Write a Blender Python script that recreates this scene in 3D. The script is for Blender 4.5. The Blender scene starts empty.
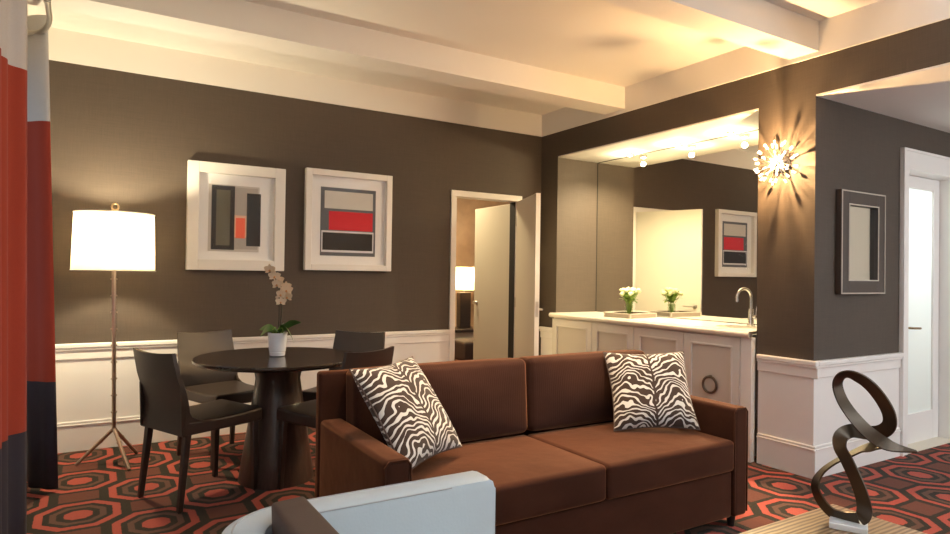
import bpy, bmesh, math, random
from mathutils import Vector, Matrix
random.seed(7)
PI = math.pi
scn = bpy.context.scene
COL = scn.collection

# ------------------------------------------------------------------ helpers
def lin(r, g, b):
    f = lambda c: (c/255/12.92) if c/255 <= 0.04045 else ((c/255+0.055)/1.055)**2.4
    return (f(r), f(g), f(b), 1.0)

class NT:
    """small shader-node builder"""
    def __init__(self, name):
        self.m = bpy.data.materials.new(name)
        self.m.use_nodes = True
        self.t = self.m.node_tree
        self.b = self.t.nodes['Principled BSDF']
        self.out = self.t.nodes['Material Output']
    def n(self, typ, **kw):
        nd = self.t.nodes.new(typ)
        for k, v in kw.items(): setattr(nd, k, v)
        return nd
    def l(self, a, b): self.t.links.new(a, b)
    def put(self, sock, v):
        if isinstance(v, bpy.types.NodeSocket): self.l(v, sock)
        else: sock.default_value = v
    def math(self, op, a, b=None, c=None):
        nd = self.n('ShaderNodeMath', operation=op)
        self.put(nd.inputs[0], a)
        if b is not None: self.put(nd.inputs[1], b)
        if c is not None: self.put(nd.inputs[2], c)
        return nd.outputs[0]
    def mix(self, f, a, b):
        nd = self.n('ShaderNodeMix', data_type='RGBA')
        self.put(nd.inputs['Factor'], f); self.put(nd.inputs[6], a); self.put(nd.inputs[7], b)
        return nd.outputs[2]
    def coord(self, which='Object'):
        return self.n('ShaderNodeTexCoord').outputs[which]
    def mapping(self, vec, scale=(1,1,1), rot=(0,0,0), loc=(0,0,0)):
        nd = self.n('ShaderNodeMapping')
        self.l(vec, nd.inputs[0]); nd.inputs['Scale'].default_value = scale
        nd.inputs['Rotation'].default_value = rot; nd.inputs['Location'].default_value = loc
        return nd.outputs[0]
    def noise(self, vec, scale, detail=3, rough=0.5):
        nd = self.n('ShaderNodeTexNoise')
        if vec is not None: self.l(vec, nd.inputs['Vector'])
        nd.inputs['Scale'].default_value = scale; nd.inputs['Detail'].default_value = detail
        nd.inputs['Roughness'].default_value = rough
        return nd.outputs['Fac']
    def ramp(self, f, stops, interp='LINEAR'):
        nd = self.n('ShaderNodeValToRGB'); r = nd.color_ramp; r.interpolation = interp
        while len(r.elements) < len(stops): r.elements.new(0.5)
        for e, (p, c) in zip(r.elements, stops): e.position = p; e.color = c
        self.l(f, nd.inputs[0]); return nd.outputs[0]
    def bump(self, h, strength=0.2, dist=0.01):
        nd = self.n('ShaderNodeBump'); nd.inputs['Strength'].default_value = strength
        nd.inputs['Distance'].default_value = dist
        self.l(h, nd.inputs['Height']); self.l(nd.outputs[0], self.b.inputs['Normal'])
    def set(self, **kw):
        for k, v in kw.items(): self.put(self.b.inputs[k.replace('_', ' ')], v)
        return self.m

def plain(name, col, rough=0.5, metal=0.0, var=0.06, nscale=30, bump=0.0, **kw):
    t = NT(name)
    nz = t.noise(t.coord(), nscale, 4)
    a = tuple(c*(1-var) for c in col[:3])+(1,); b = tuple(min(1, c*(1+var)) for c in col[:3])+(1,)
    t.set(Base_Color=t.mix(nz, a, b), Roughness=rough, Metallic=metal, **kw)
    if bump: t.bump(nz, bump, 0.004)
    return t.m

# ------------------------------------------------------------------ materials
M = {}
def mk_wall(name, col):
    t = NT(name); c = t.coord()
    a = t.noise(t.mapping(c, (1.2, 1.2, 60)), 6, 3, 0.6)
    b = t.noise(t.mapping(c, (55, 55, 1.2)), 6, 3, 0.6)
    w = t.math('MULTIPLY', t.math('ADD', a, b), 0.5)
    big = t.noise(c, 1.4, 3)
    w2 = t.math('ADD', t.math('MULTIPLY', w, 0.8), t.math('MULTIPLY', big, 0.2))
    lo = tuple(x*0.80 for x in col[:3])+(1,); hi = tuple(x*1.20 for x in col[:3])+(1,)
    t.set(Base_Color=t.ramp(w2, [(0.35, lo), (0.65, hi)]), Roughness=0.72)
    t.bump(w, 0.25, 0.003)
    return t.m
M['wall'] = mk_wall('grasscloth', (0.069, 0.050, 0.036, 1))
M['white'] = plain('white_paint', (0.80, 0.77, 0.735, 1), 0.42, var=0.02, nscale=4)
M['ceil'] = plain('ceiling_paint', (0.80, 0.765, 0.71, 1), 0.8, var=0.02, nscale=3)
M['cream'] = plain('cream_wall_paint', (0.72, 0.66, 0.55, 1), 0.7, var=0.03, nscale=3)
M['door_beige'] = plain('beige_door_paint', (0.64, 0.59, 0.485, 1), 0.4, var=0.03, nscale=3)
M['wallpaper'] = plain('warm_wallpaper', (0.50, 0.36, 0.26, 1), 0.7, var=0.25, nscale=7)

def mk_carpet():
    t = NT('hexagon_carpet'); c = t.coord()
    jit = t.n('ShaderNodeTexNoise'); jit.inputs['Scale'].default_value = 130
    t.l(c, jit.inputs['Vector'])
    wob = t.n('ShaderNodeVectorMath', operation='SCALE'); wob.inputs[3].default_value = 0.017
    sub = t.n('ShaderNodeVectorMath', operation='SUBTRACT'); sub.inputs[1].default_value = (.5, .5, .5)
    t.l(jit.outputs['Color'], sub.inputs[0]); t.l(sub.outputs[0], wob.inputs[0])
    add = t.n('ShaderNodeVectorMath', operation='ADD'); t.l(c, add.inputs[0]); t.l(wob.outputs[0], add.inputs[1])
    s = t.n('ShaderNodeSeparateXYZ'); t.l(add.outputs[0], s.inputs[0])
    px, py = 0.343, 0.312
    u = t.math('PINGPONG', t.math('ADD', s.outputs[0], 0.022+20*px), px)
    v = t.math('PINGPONG', t.math('ADD', s.outputs[1], -4.575+20*py*2), py)
    u2 = t.math('SUBTRACT', px, u); v2 = t.math('SUBTRACT', py, v)
    def octo(a, b):
        b = t.math('MULTIPLY', b, 0.96)
        return t.math('MAXIMUM', t.math('MAXIMUM', a, b), t.math('MULTIPLY', t.math('ADD', a, b), 0.69))
    d = t.math('MINIMUM', octo(u, v), octo(u2, v2))
    def patch(a, b): return t.math('MAXIMUM', t.math('DIVIDE', a, 0.098), t.math('DIVIDE', b, 0.078))
    pt = t.math('MINIMUM', patch(u, v2), patch(u2, v))
    red = (0.42, 0.086, 0.058, 1); dark = (0.034, 0.027, 0.017, 1); brown = (0.135, 0.066, 0.046, 1)
    rc = t.ramp(t.math('MULTIPLY', d, 4.0), [(0.0, red), (0.064*4, dark), (0.097*4, brown), (0.127*4, dark), (0.157*4, red), (0.196*4, dark)], 'CONSTANT')
    inp = t.math('LESS_THAN', pt, 1.0)
    col = t.mix(inp, rc, (0.150, 0.052, 0.034, 1))
    tuft = t.noise(c, 260, 2, 0.7)
    mul = t.n('ShaderNodeMix', data_type='RGBA', blend_type='MULTIPLY'); mul.inputs['Factor'].default_value = 1
    t.l(col, mul.inputs[6]); t.l(t.ramp(tuft, [(0.3, (.62, .62, .62, 1)), (0.7, (1.2, 1.2, 1.2, 1))]), mul.inputs[7])
    t.set(Base_Color=mul.outputs[2], Roughness=0.95, Sheen_Weight=0.04, Sheen_Roughness=0.6, Specular_IOR_Level=0.1)
    t.bump(tuft, 0.5, 0.006)
    return t.m
M['carpet'] = mk_carpet()

def mk_leather(name, col, rough=0.4, scale=160, var=.12, **kw):
    t = NT(name); c = t.coord()
    v = t.n('ShaderNodeTexVoronoi'); v.inputs['Scale'].default_value = scale; t.l(c, v.inputs['Vector'])
    nz = t.noise(c, 9, 4)
    lo = tuple(x*(1-var) for x in col[:3])+(1,); hi = tuple(x*(1+var) for x in col[:3])+(1,)
    t.set(Base_Color=t.mix(nz, lo, hi), Roughness=rough, **kw)
    t.bump(v.outputs['Distance'], 0.12, 0.002)
    return t.m
M['leather'] = mk_leather('dark_brown_leather', (0.034, 0.022, 0.017, 1), 0.38)
M['white_leather'] = mk_leather('white_leather', (0.50, 0.545, 0.565, 1), 0.45, 120, .04)
M['brown_leather'] = mk_leather('brown_suede', (0.075, 0.045, 0.035, 1), 0.6, 200)
M['stitch'] = plain('grey_stitching', (0.42, 0.42, 0.42, 1), 0.7)

def mk_wood(name, a, b, rough=0.25, scale=(1, 22, 22)):
    t = NT(name); c = t.mapping(t.coord(), scale)
    nz = t.noise(c, 3, 5, 0.6)
    t.set(Base_Color=t.ramp(nz, [(0.3, a), (0.7, b)]), Roughness=rough, Coat_Weight=0.3, Coat_Roughness=0.15)
    return t.m
M['espresso'] = mk_wood('espresso_wood', (0.020, 0.013, 0.010, 1), (0.045, 0.029, 0.022, 1), 0.2)
M['espresso_base'] = mk_wood('espresso_pedestal', (0.038, 0.022, 0.017, 1), (0.066, 0.040, 0.030, 1), 0.33, (22, 22, 1))
M['dark_wood'] = mk_wood('dark_stained_wood', (0.022, 0.013, 0.010, 1), (0.05, 0.03, 0.022, 1), 0.4)

def mk_zebrano():
    t = NT('zebrano_wood'); c = t.coord()
    w = t.n('ShaderNodeTexWave', wave_type='BANDS', bands_direction='Y', wave_profile='SIN')
    w.inputs['Scale'].default_value = 17; w.inputs['Distortion'].default_value = 3.0
    w.inputs['Detail'].default_value = 3; w.inputs['Detail Scale'].default_value = 1.2
    t.l(t.mapping(c, (0.35, 1, 1)), w.inputs['Vector'])
    nz = t.noise(t.mapping(c, (0.6, 40, 1)), 3, 6, 0.75)
    f = t.math('ADD', t.math('MULTIPLY', w.outputs['Fac'], 0.32), t.math('MULTIPLY', nz, 0.68))
    t.set(Base_Color=t.ramp(f, [(0.28, (0.085, 0.043, 0.02, 1)), (0.5, (0.26, 0.16, 0.082, 1)), (0.72, (0.42, 0.29, 0.165, 1))]), Roughness=0.35)
    return t.m
M['zebrano'] = mk_zebrano()

def mk_velvet(name, col, ribs=False):
    t = NT(name); c = t.coord()
    nz = t.noise(t.mapping(c, (1, 1.6, 2.2)), 3.2, 5, .55); fine = t.noise(c, 300, 2)
    lo = tuple(x*0.35 for x in col[:3])+(1,); hi = tuple(x*1.75 for x in col[:3])+(1,)
    f = t.math('ADD', t.math('MULTIPLY', nz, .75), t.math('MULTIPLY', fine, .25))
    t.set(Base_Color=t.mix(f, lo, hi), Roughness=0.85, Sheen_Weight=0.6, Sheen_Roughness=0.35,
          Sheen_Tint=(0.9, 0.42, 0.22, 1), Specular_IOR_Level=0.06)
    if ribs:
        w = t.n('ShaderNodeTexWave', wave_type='BANDS', bands_direction='X')
        w.inputs['Scale'].default_value = 26; w.inputs['Distortion'].default_value = 1.5
        t.l(c, w.inputs['Vector'])
        t.bump(w.outputs['Fac'], 0.14, 0.004)
    else:
        t.bump(t.math('ADD', t.math('MULTIPLY', fine, .12), t.noise(c, 7, 2)), 0.35, 0.012)
    return t.m
M['velvet'] = mk_velvet('brown_velvet', (0.046, 0.017, 0.010, 1))
M['velvet_rib'] = mk_velvet('ribbed_brown_velvet', (0.040, 0.017, 0.012, 1), True)

def mk_zebra(name, seed):
    """zebra hide print: stripes that sweep out from a spine down the middle of the pillow"""
    t = NT(name); c = t.coord()
    s = t.n('ShaderNodeSeparateXYZ'); t.l(c, s.inputs[0])
    x, z = s.outputs[0], s.outputs[2]
    n1 = t.n('ShaderNodeTexNoise'); n1.inputs['Scale'].default_value = 8.5; n1.inputs['Detail'].default_value = 2
    t.l(t.mapping(c, (1, .2, 1), loc=(seed, 0, seed*.7)), n1.inputs['Vector'])
    nz = t.math('SUBTRACT', n1.outputs['Fac'], 0.5)
    xs = t.math('ADD', x, t.math('MULTIPLY', nz, 0.05))
    ax = t.math('ABSOLUTE', xs)
    arch = t.math('SUBTRACT', z, t.math('MULTIPLY', t.math('POWER', t.math('ADD', ax, 0.0), 1.0), 0.15))
    bend = t.math('MULTIPLY', t.math('SINE', t.math('MULTIPLY', ax, 15.0)), -0.055)
    ph = t.math('ADD', t.math('ADD', arch, bend), t.math('MULTIPLY', nz, 0.19))
    wv = t.math('SINE', t.math('MULTIPLY', ph, 205.0))
    n2 = t.noise(t.mapping(c, (1, .2, 1), loc=(seed+4, 0, 0)), 14, 2)
    thr = t.math('MULTIPLY', t.math('SUBTRACT', n2, 0.5), 2.4)
    st = t.math('GREATER_THAN', wv, t.math('ADD', thr, 0.34))
    spine = t.math('LESS_THAN', ax, 0.006)
    st2 = t.math('MULTIPLY', st, t.math('SUBTRACT', 1.0, spine))
    fz = t.noise(c, 400, 1)
    t.set(Base_Color=t.mix(st2, (0.050, 0.031, 0.024, 1), (0.62, 0.60, 0.57, 1)), Roughness=0.85,
          Sheen_Weight=0.2, Specular_IOR_Level=0.15)
    t.bump(fz, 0.2, 0.002)
    return t.m
M['zebra_a'] = mk_zebra('zebra_print', 1.3)
M['zebra_b'] = mk_zebra('zebra_print_symmetrical', 5.1)

M['chrome'] = plain('polished_chrome', (0.75, 0.73, 0.70, 1), 0.12, 1.0, 0.02)
M['nickel'] = plain('brushed_nickel', (0.62, 0.58, 0.52, 1), 0.3, 1.0, 0.04)
M['lamp_metal'] = plain('aged_bronze_metal', (0.44, 0.33, 0.25, 1), 0.28, 0.85, 0.15)
M['brass'] = plain('antique_brass', (0.34, 0.24, 0.14, 1), 0.35, 0.9, 0.15)
M['bronze'] = plain('dark_bronze_ribbon', (0.085, 0.060, 0.040, 1), 0.38, 0.75, 0.3, 12)
M['bronze_ring'] = plain('dark_bronze_ring', (0.14, 0.10, 0.075, 1), 0.4, 0.6, 0.15)
M['black'] = plain('black_lacquer', (0.015, 0.013, 0.012, 1), 0.35)
M['plinth'] = plain('white_stone', (0.82, 0.82, 0.82, 1), 0.3, var=.03)
M['porcelain'] = plain('white_ceramic', (0.78, 0.78, 0.80, 1), 0.22, var=.02)
M['mat'] = plain('white_mat_board', (0.90, 0.885, 0.87, 1), 0.85, var=.01)
M['frame_white'] = plain('cream_lacquer_frame', (0.80, 0.77, 0.72, 1), 0.35, var=.02)
M['soil'] = plain('potting_bark', (0.05, 0.035, 0.02, 1), 0.9, var=.5, nscale=90, bump=.6)
M['leaf'] = plain('glossy_green_leaf', (0.055, 0.13, 0.022, 1), 0.35, var=.3, nscale=14)
M['leaf_light'] = plain('fresh_green_leaf', (0.19, 0.31, 0.05, 1), 0.45, var=.3, nscale=18)
M['stem'] = plain('green_brown_stem', (0.04, 0.038, 0.02, 1), 0.5, var=.2)
M['petal'] = plain('cream_orchid_petal', (0.74, 0.56, 0.37, 1), 0.6, var=.12, nscale=40)
M['petal_lip'] = plain('orange_orchid_lip', (0.62, 0.28, 0.10, 1), 0.6, var=.2)
M['blossom'] = plain('white_green_blossom', (0.74, 0.76, 0.47, 1), 0.7, var=.12, nscale=60)
M['tray'] = plain('grey_shagreen_tray', (0.24, 0.20, 0.16, 1), 0.4, var=.2, nscale=120)
M['tray_in'] = plain('dark_tray_lining', (0.07, 0.05, 0.035, 1), 0.3, var=.2)
M['stone'] = plain('cream_marble_top', (0.80, 0.755, 0.66, 1), 0.16, var=.05, nscale=6)
M['steel'] = plain('brushed_steel_bowl', (0.5, 0.48, 0.44, 1), 0.3, 1.0)
M['cab'] = plain('cabinet_cream_paint', (0.70, 0.665, 0.61, 1), 0.38, var=.02, nscale=4)
M['cab_panel'] = plain('cabinet_taupe_panel', (0.60, 0.55, 0.485, 1), 0.4, var=.02, nscale=4)
M['sheet'] = plain('linen_grey', (0.58, 0.57, 0.57, 1), 0.9, var=.06, nscale=200)
M['curt_red'] = plain('brick_red_cloth', (0.34, 0.038, 0.016, 1), 0.85, var=.1, nscale=160, Sheen_Weight=0.08)
M['curt_navy'] = plain('midnight_navy_cloth', (0.022, 0.018, 0.032, 1), 0.8, var=.15, nscale=160, Sheen_Weight=0.05)
M['dark_frame'] = plain('espresso_leather_frame', (0.050, 0.034, 0.027, 1), 0.4, var=.15)
M['bead'] = plain('pale_beading', (0.50, 0.44, 0.37, 1), 0.4)
M['shadow_gap'] = plain('dark_joint_and_shade', (0.02, 0.016, 0.013, 1), 0.8)
M['radiator'] = plain('white_sill_paint', (0.72, 0.70, 0.67, 1), 0.45, var=.02)
t = NT('mirror_glass'); M['mirror'] = t.set(Base_Color=(0.88, 0.87, 0.82, 1), Metallic=1.0, Roughness=0.01)
t = NT('antique_mirror'); M['mirror2'] = t.set(Base_Color=(0.85, 0.83, 0.76, 1), Metallic=1.0, Roughness=0.03)

def mk_glass(name, gloss=0.07, tint=(1, 1, 1, 1)):
    t = NT(name)
    tr = t.n('ShaderNodeBsdfTransparent'); tr.inputs[0].default_value = tint
    gl = t.n('ShaderNodeBsdfGlossy'); gl.inputs['Roughness'].default_value = 0.0
    ge = t.n('ShaderNodeNewGeometry'); dt = t.n('ShaderNodeVectorMath', operation='DOT_PRODUCT')
    t.l(ge.outputs['Normal'], dt.inputs[0]); t.l(ge.outputs['Incoming'], dt.inputs[1])
    g1 = t.math('SUBTRACT', 1.0, t.math('MINIMUM', t.math('ABSOLUTE', dt.outputs['Value']), 1.0))
    fr = t.math('ADD', 0.013, t.math('MULTIPLY', t.math('POWER', g1, 5.0), 0.6))
    mx = t.n('ShaderNodeMixShader'); t.l(fr, mx.inputs[0])
    t.l(tr.outputs[0], mx.inputs[1]); t.l(gl.outputs[0], mx.inputs[2]); t.l(mx.outputs[0], t.out.inputs[0])
    return t.m
M['glass'] = mk_glass('clear_glass')
M['vase_glass'] = mk_glass('vase_glass', tint=(0.92, 0.96, 0.90, 1))

def mk_translucent(name, col, tr=0.6):
    t = NT(name)
    d = t.n('ShaderNodeBsdfDiffuse'); d.inputs[0].default_value = col
    r = t.n('ShaderNodeBsdfTranslucent'); r.inputs[0].default_value = col
    mx = t.n('ShaderNodeMixShader'); mx.inputs[0].default_value = tr
    t.l(d.outputs[0], mx.inputs[1]); t.l(r.outputs[0], mx.inputs[2]); t.l(mx.outputs[0], t.out.inputs[0])
    return t.m
M['shade'] = mk_translucent('linen_lampshade', (0.72, 0.64, 0.48, 1), 0.5)
M['frost'] = mk_translucent('frosted_glass', (0.88, 0.93, 0.94, 1), 0.8)

def mk_emit(name, col, st):
    t = NT(name)
    e = t.n('ShaderNodeEmission'); e.inputs[0].default_value = col; e.inputs[1].default_value = st
    t.l(e.outputs[0], t.out.inputs[0]); return t.m
M['bulb'] = mk_emit('lit_bulb', (1.0, 0.80, 0.52, 1), 18)
M['sconce_bulb'] = mk_emit('lit_sconce_bulb', (1.0, 0.62, 0.28, 1), 18000)
M['halogen'] = mk_emit('lit_halogen', (1.0, 0.86, 0.62, 1), 30)
M['sky_out'] = mk_emit('daylight_outside', (0.80, 0.90, 1.0, 1), 1.2)

# ------------------------------------------------------------------ mesh helpers
def obj(name, bm, mat, parent=None, smooth=None, loc=None):
    me = bpy.data.meshes.new(name)
    bmesh.ops.recalc_face_normals(bm, faces=bm.faces)
    bm.to_mesh(me); bm.free()
    for m in (mat if isinstance(mat, (list, tuple)) else [mat]): me.materials.append(m)
    if smooth is not None:
        me.polygons.foreach_set('use_smooth', [True]*len(me.polygons))
        if smooth < 180: me.set_sharp_from_angle(angle=math.radians(smooth))
    o = bpy.data.objects.new(name, me); COL.objects.link(o)
    if parent is not None: o.parent = parent
    if loc is not None: o.location = loc
    return o

def tag(o, label=None, cat=None, group=None, kind=None):
    if label: o['label'] = label
    if cat: o['category'] = cat
    if group: o['group'] = group
    if kind: o['kind'] = kind
    return o

def thing(name, label, cat, loc=(0, 0, 0), rz=0.0, group=None):
    o = bpy.data.objects.new(name, None); COL.objects.link(o)
    o.empty_display_size = 0.1
    o.location = loc; o.rotation_euler = (0, 0, rz)
    return tag(o, label, cat, group)

def struct(name, bm, mat, parent=None, smooth=None):
    o = obj(name, bm, mat, parent, smooth)
    if parent is None: o['kind'] = 'structure'
    return o

def copy_tree(o, parent=None):
    c = o.copy(); COL.objects.link(c)
    if parent is not None: c.parent = parent
    for ch in list(o.children): copy_tree(ch, c)
    return c

def B(): return bmesh.new()

def box(bm, x0, x1, y0, y1, z0, z1, bev=0.0, seg=2, mi=0, mtx=None):
    x0, x1 = min(x0, x1), max(x0, x1); y0, y1 = min(y0, y1), max(y0, y1); z0, z1 = min(z0, z1), max(z0, z1)
    t = bmesh.new()
    vs = [t.verts.new((x, y, z)) for x in (x0, x1) for y in (y0, y1) for z in (z0, z1)]
    for f in ((0, 1, 3, 2), (4, 6, 7, 5), (0, 4, 5, 1), (2, 3, 7, 6), (0, 2, 6, 4), (1, 5, 7, 3)):
        t.faces.new([vs[i] for i in f])
    if bev > 0: bmesh.ops.bevel(t, geom=t.edges[:], offset=bev, segments=seg, affect='EDGES', profile=0.5)
    if mtx is not None: bmesh.ops.transform(t, matrix=mtx, verts=t.verts)
    merge(bm, t, mi)

def merge(bm, t, mi=0):
    bmesh.ops.recalc_face_normals(t, faces=t.faces)
    mp = {}
    for v in t.verts: mp[v] = bm.verts.new(v.co)
    for f in t.faces:
        try:
            g = bm.faces.new([mp[v] for v in f.verts]); g.material_index = mi; g.smooth = f.smooth
        except ValueError: pass
    t.free()

def frame_rect(bm, axis, d0, d1, a0, a1, b0, b1, w, bev=0.0):
    """picture-frame of four bars; axis 'y': faces along y between d0..d1, a=x, b=z; axis 'x': a=y, b=z"""
    def bx(aa, ab, ba, bb):
        if axis == 'y': box(bm, aa, ab, d0, d1, ba, bb, bev)
        else: box(bm, d0, d1, aa, ab, ba, bb, bev)
    bx(a0, a0+w, b0, b1); bx(a1-w, a1, b0, b1); bx(a0+w, a1-w, b0, b0+w); bx(a0+w, a1-w, b1-w, b1)

def lathe(bm, prof, cx=0, cy=0, seg=32, cap0=True, cap1=True, mtx=None, mi=0):
    t = bmesh.new(); rings = []
    for r, z in prof:
        rings.append([t.verts.new((cx+r*math.cos(2*PI*i/seg), cy+r*math.sin(2*PI*i/seg), z)) for i in range(seg)])
    for a, b in zip(rings, rings[1:]):
        for i in range(seg): t.faces.new((a[i], a[(i+1) % seg], b[(i+1) % seg], b[i]))
    if cap0: t.faces.new(rings[0])
    if cap1: t.faces.new(rings[-1])
    if mtx is not None: bmesh.ops.transform(t, matrix=mtx, verts=t.verts)
    merge(bm, t, mi)

def tube(bm, pts, r, seg=10, cap=True, closed=False, mi=0):
    pts = [Vector(p) for p in pts]; n = len(pts)
    rr = r if isinstance(r, (list, tuple)) else [r]*n
    t = bmesh.new(); rings = []; up = None
    for i, p in enumerate(pts):
        if closed: d = pts[(i+1) % n]-pts[i-1]
        else: d = pts[min(i+1, n-1)]-pts[max(i-1, 0)]
        d.normalize()
        if up is None:
            up = Vector((0, 0, 1)) if abs(d.z) < 0.9 else Vector((1, 0, 0))
        a = d.cross(up)
        if a.length < 1e-6: a = d.orthogonal()
        a.normalize(); up = a.cross(d).normalized()
        rings.append([t.verts.new(p+(a*math.cos(2*PI*k/seg)+up*math.sin(2*PI*k/seg))*rr[i]) for k in range(seg)])
    m = n if closed else n-1
    for i in range(m):
        A, C = rings[i], rings[(i+1) % n]
        for k in range(seg): t.faces.new((A[k], A[(k+1) % seg], C[(k+1) % seg], C[k]))
    if cap and not closed: t.faces.new(rings[0]); t.faces.new(rings[-1])
    merge(bm, t, mi)

def ball(bm, c, r, sub=2, sc=(1, 1, 1), mi=0):
    t = bmesh.new(); bmesh.ops.create_icosphere(t, subdivisions=sub, radius=r)
    for v in t.verts: v.co = Vector((v.co.x*sc[0], v.co.y*sc[1], v.co.z*sc[2]))+Vector(c)
    merge(bm, t, mi)

def spline(pts, n=8, closed=False):
    P = [Vector(p) for p in pts]; out = []; m = len(P)
    rng = range(m) if closed else range(m-1)
    for i in rng:
        if closed: a, b, c, d = P[i-1], P[i], P[(i+1) % m], P[(i+2) % m]
        else: a, b, c, d = P[max(i-1, 0)], P[i], P[i+1], P[min(i+2, m-1)]
        for k in range(n):
            s = k/n
            out.append(0.5*((2*b)+(-a+c)*s+(2*a-5*b+4*c-d)*s*s+(-a+3*b-3*c+d)*s**3))
    if not closed: out.append(P[-1])
    return out

def puff(bm, hx, hy, hz, r, bx=0.0, by=0.0, bz=0.0, n=9, mtx=None, mi=0, fn=None):
    """rounded, slightly stuffed block centred on the origin"""
    def ax(h):
        inner = [-(h-r)+2*(h-r)*i/n for i in range(n+1)]
        e = [h-r+r*k for k in (0.35, 0.7, 1.0)]
        return [-x for x in reversed(e)]+inner+e
    t = bmesh.new(); cache = {}
    H = (hx, hy, hz); A = [ax(hx), ax(hy), ax(hz)]
    def V(p):
        key = tuple(round(c, 6) for c in p)
        if key in cache: return cache[key]
        q = [max(-(H[i]-r), min(H[i]-r, p[i])) for i in range(3)]
        d = Vector([p[i]-q[i] for i in range(3)])
        w = Vector(q)+(d.normalized()*r if d.length > 1e-9 else d)
        X, Y, Z = (p[i]/H[i] for i in range(3))
        w.x += bx*X*(1-Y*Y)*(1-Z*Z); w.y += by*Y*(1-X*X)*(1-Z*Z); w.z += bz*Z*(1-X*X)*(1-Y*Y)
        if fn: w = fn(w)
        cache[key] = t.verts.new(w); return cache[key]
    for i in range(3):
        j, k = (i+1) % 3, (i+2) % 3
        for sgn in (-1, 1):
            for a in range(len(A[j])-1):
                for b in range(len(A[k])-1):
                    q = []
                    for (u, v) in ((a, b), (a+1, b), (a+1, b+1), (a, b+1)):
                        p = [0, 0, 0]; p[i] = sgn*H[i]; p[j] = A[j][u]; p[k] = A[k][v]; q.append(V(p))
                    try: t.faces.new(q)
                    except ValueError: pass
    if mtx is not None: bmesh.ops.transform(t, matrix=mtx, verts=t.verts)
    merge(bm, t, mi)

def T(x, y, z): return Matrix.Translation((x, y, z))
def RX(a): return Matrix.Rotation(math.radians(a), 4, 'X')
def RY(a): return Matrix.Rotation(math.radians(a), 4, 'Y')
def RZ(a): return Matrix.Rotation(math.radians(a), 4, 'Z')

# ------------------------------------------------------------------ room dimensions
XL, XB = -0.42, 4.057           # window wall, niche wall
YA, YP, YR = 5.343, 2.389, -1.15 # picture wall, corridor wall, wall behind
ZT, ZH, ZC = 2.759, 2.502, 2.985
NY0, NY1, XM = 2.805, 5.068, 4.592   # niche and its mirror
DX0, DX1, DZ = 3.028, 3.745, 2.052   # connecting doorway
FX0, FX1, FZ = 5.245, 6.03, 2.135    # frosted-door opening

b = B(); box(b, XL-.6, 7.0, YR-.2, 9.3, -.05, 0); struct('floor', b, M['carpet'])
b = B(); box(b, XL-.3, XB+.2, YR-.2, YA+.2, ZC, ZC+.1); struct('ceiling', b, M['ceil'])

# picture wall with the doorway
b = B()
box(b, XL-.3, DX0-.013, YA, YA+.12, 0, ZC); box(b, DX1+.013, 4.8, YA, YA+.12, 0, ZC); box(b, DX0-.013, DX1+.013, YA, YA+.12, DZ+.013, ZC)
struct('wall_back', b, M['wall'])
# niche wall: pillar, header, far stub, niche cheeks
b = B()
box(b, XB, XB+.66, YP, NY0, 0, ZC)
box(b, XB, XB+.66, NY1, YA, 0, ZC)
box(b, XB, XB+.66, NY0, NY1, ZH+.012, ZC)
box(b, XB, XB+.22, YR-.2, YP, ZH+.012, ZC)
box(b, XM+.012, XB+.66, NY0, NY1, 0, ZH+.012)
struct('wall_right', b, M['wall'])
b = B(); box(b, XB+.002, XM+.012, NY0, NY1, ZH, ZH+.012); struct('ceiling_niche', b, M['ceil'])
b = B(); box(b, XB+.002, 7.0, YR-.2, YP, ZH, ZH+.012); struct('ceiling_corridor', b, M['ceil'])
# corridor wall with the frosted-door opening
b = B()
box(b, XB+.66, FX0-.013, YP, YP+.14, 0, ZH); box(b, FX1+.013, 7.0, YP, YP+.14, 0, ZH); box(b, FX0-.013, FX1+.013, YP, YP+.14, FZ+.013, ZH)
struct('wall_corridor', b, M['wall'])
b = B(); box(b, 6.9, 7.0, YR-.2, YP, 0, ZH); struct('wall_corridor_end', b, M['cream'])
# lit room behind the frosted door
b = B()
box(b, 4.9, 6.9, 3.9, 4.0, 0, ZH); box(b, 4.8, 4.9, YP+.14, 4.0, 0, ZH); box(b, 6.9, 7.0, YP+.14, 4.0, 0, ZH)
box(b, 4.8, 7.0, YP+.14, 4.0, ZH, ZH+.05)
struct('wall_bathroom', b, M['cream'])

# window wall (left) and wall behind the camera, with openings
WZ0, WZ1 = 0.62, 2.45
b = B()
box(b, XL-.2, XL, YR-.2, YA, 0, WZ0); box(b, XL-.2, XL, YR-.2, YA, WZ1, ZC)
box(b, XL-.2, XL, YR-.2, -1.0, WZ0, WZ1); box(b, XL-.2, XL, 1.6, 2.9, WZ0, WZ1); box(b, XL-.2, XL, 5.02, YA, WZ0, WZ1)
struct('wall_left', b, M['white'])
b = B()
box(b, XL, 7.0, YR-.2, YR, 0, 0.35); box(b, XL, 7.0, YR-.2, YR, 2.45, ZC)
box(b, XL, 5.15, YR-.2, YR, .35, 2.45); box(b, 6.75, 7.0, YR-.2, YR, .35, 2.45)
struct('wall_rear', b, M['cream'])
def window(name, axis, d, a0, a1, z0, z1, n):
    f = B(); frame_rect(f, axis, d-.03, d+.03, a0, a1, z0, z1, .06, .004)
    for i in range(1, n):
        a = a0+(a1-a0)*i/n
        if axis == 'x': box(f, d-.025, d+.025, a-.025, a+.025, z0+.06, z1-.06)
        else: box(f, a-.025, a+.025, d-.025, d+.025, z0+.06, z1-.06)
    w = struct(name, f, M['white'])
    p = B()
    if axis == 'x': box(p, d-.004, d+.004, a0+.05, a1-.05, z0+.05, z1-.05)
    else: box(p, a0+.05, a1-.05, d-.004, d+.004, z0+.05, z1-.05)
    obj('window_pane', p, M['glass'], w)
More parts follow.
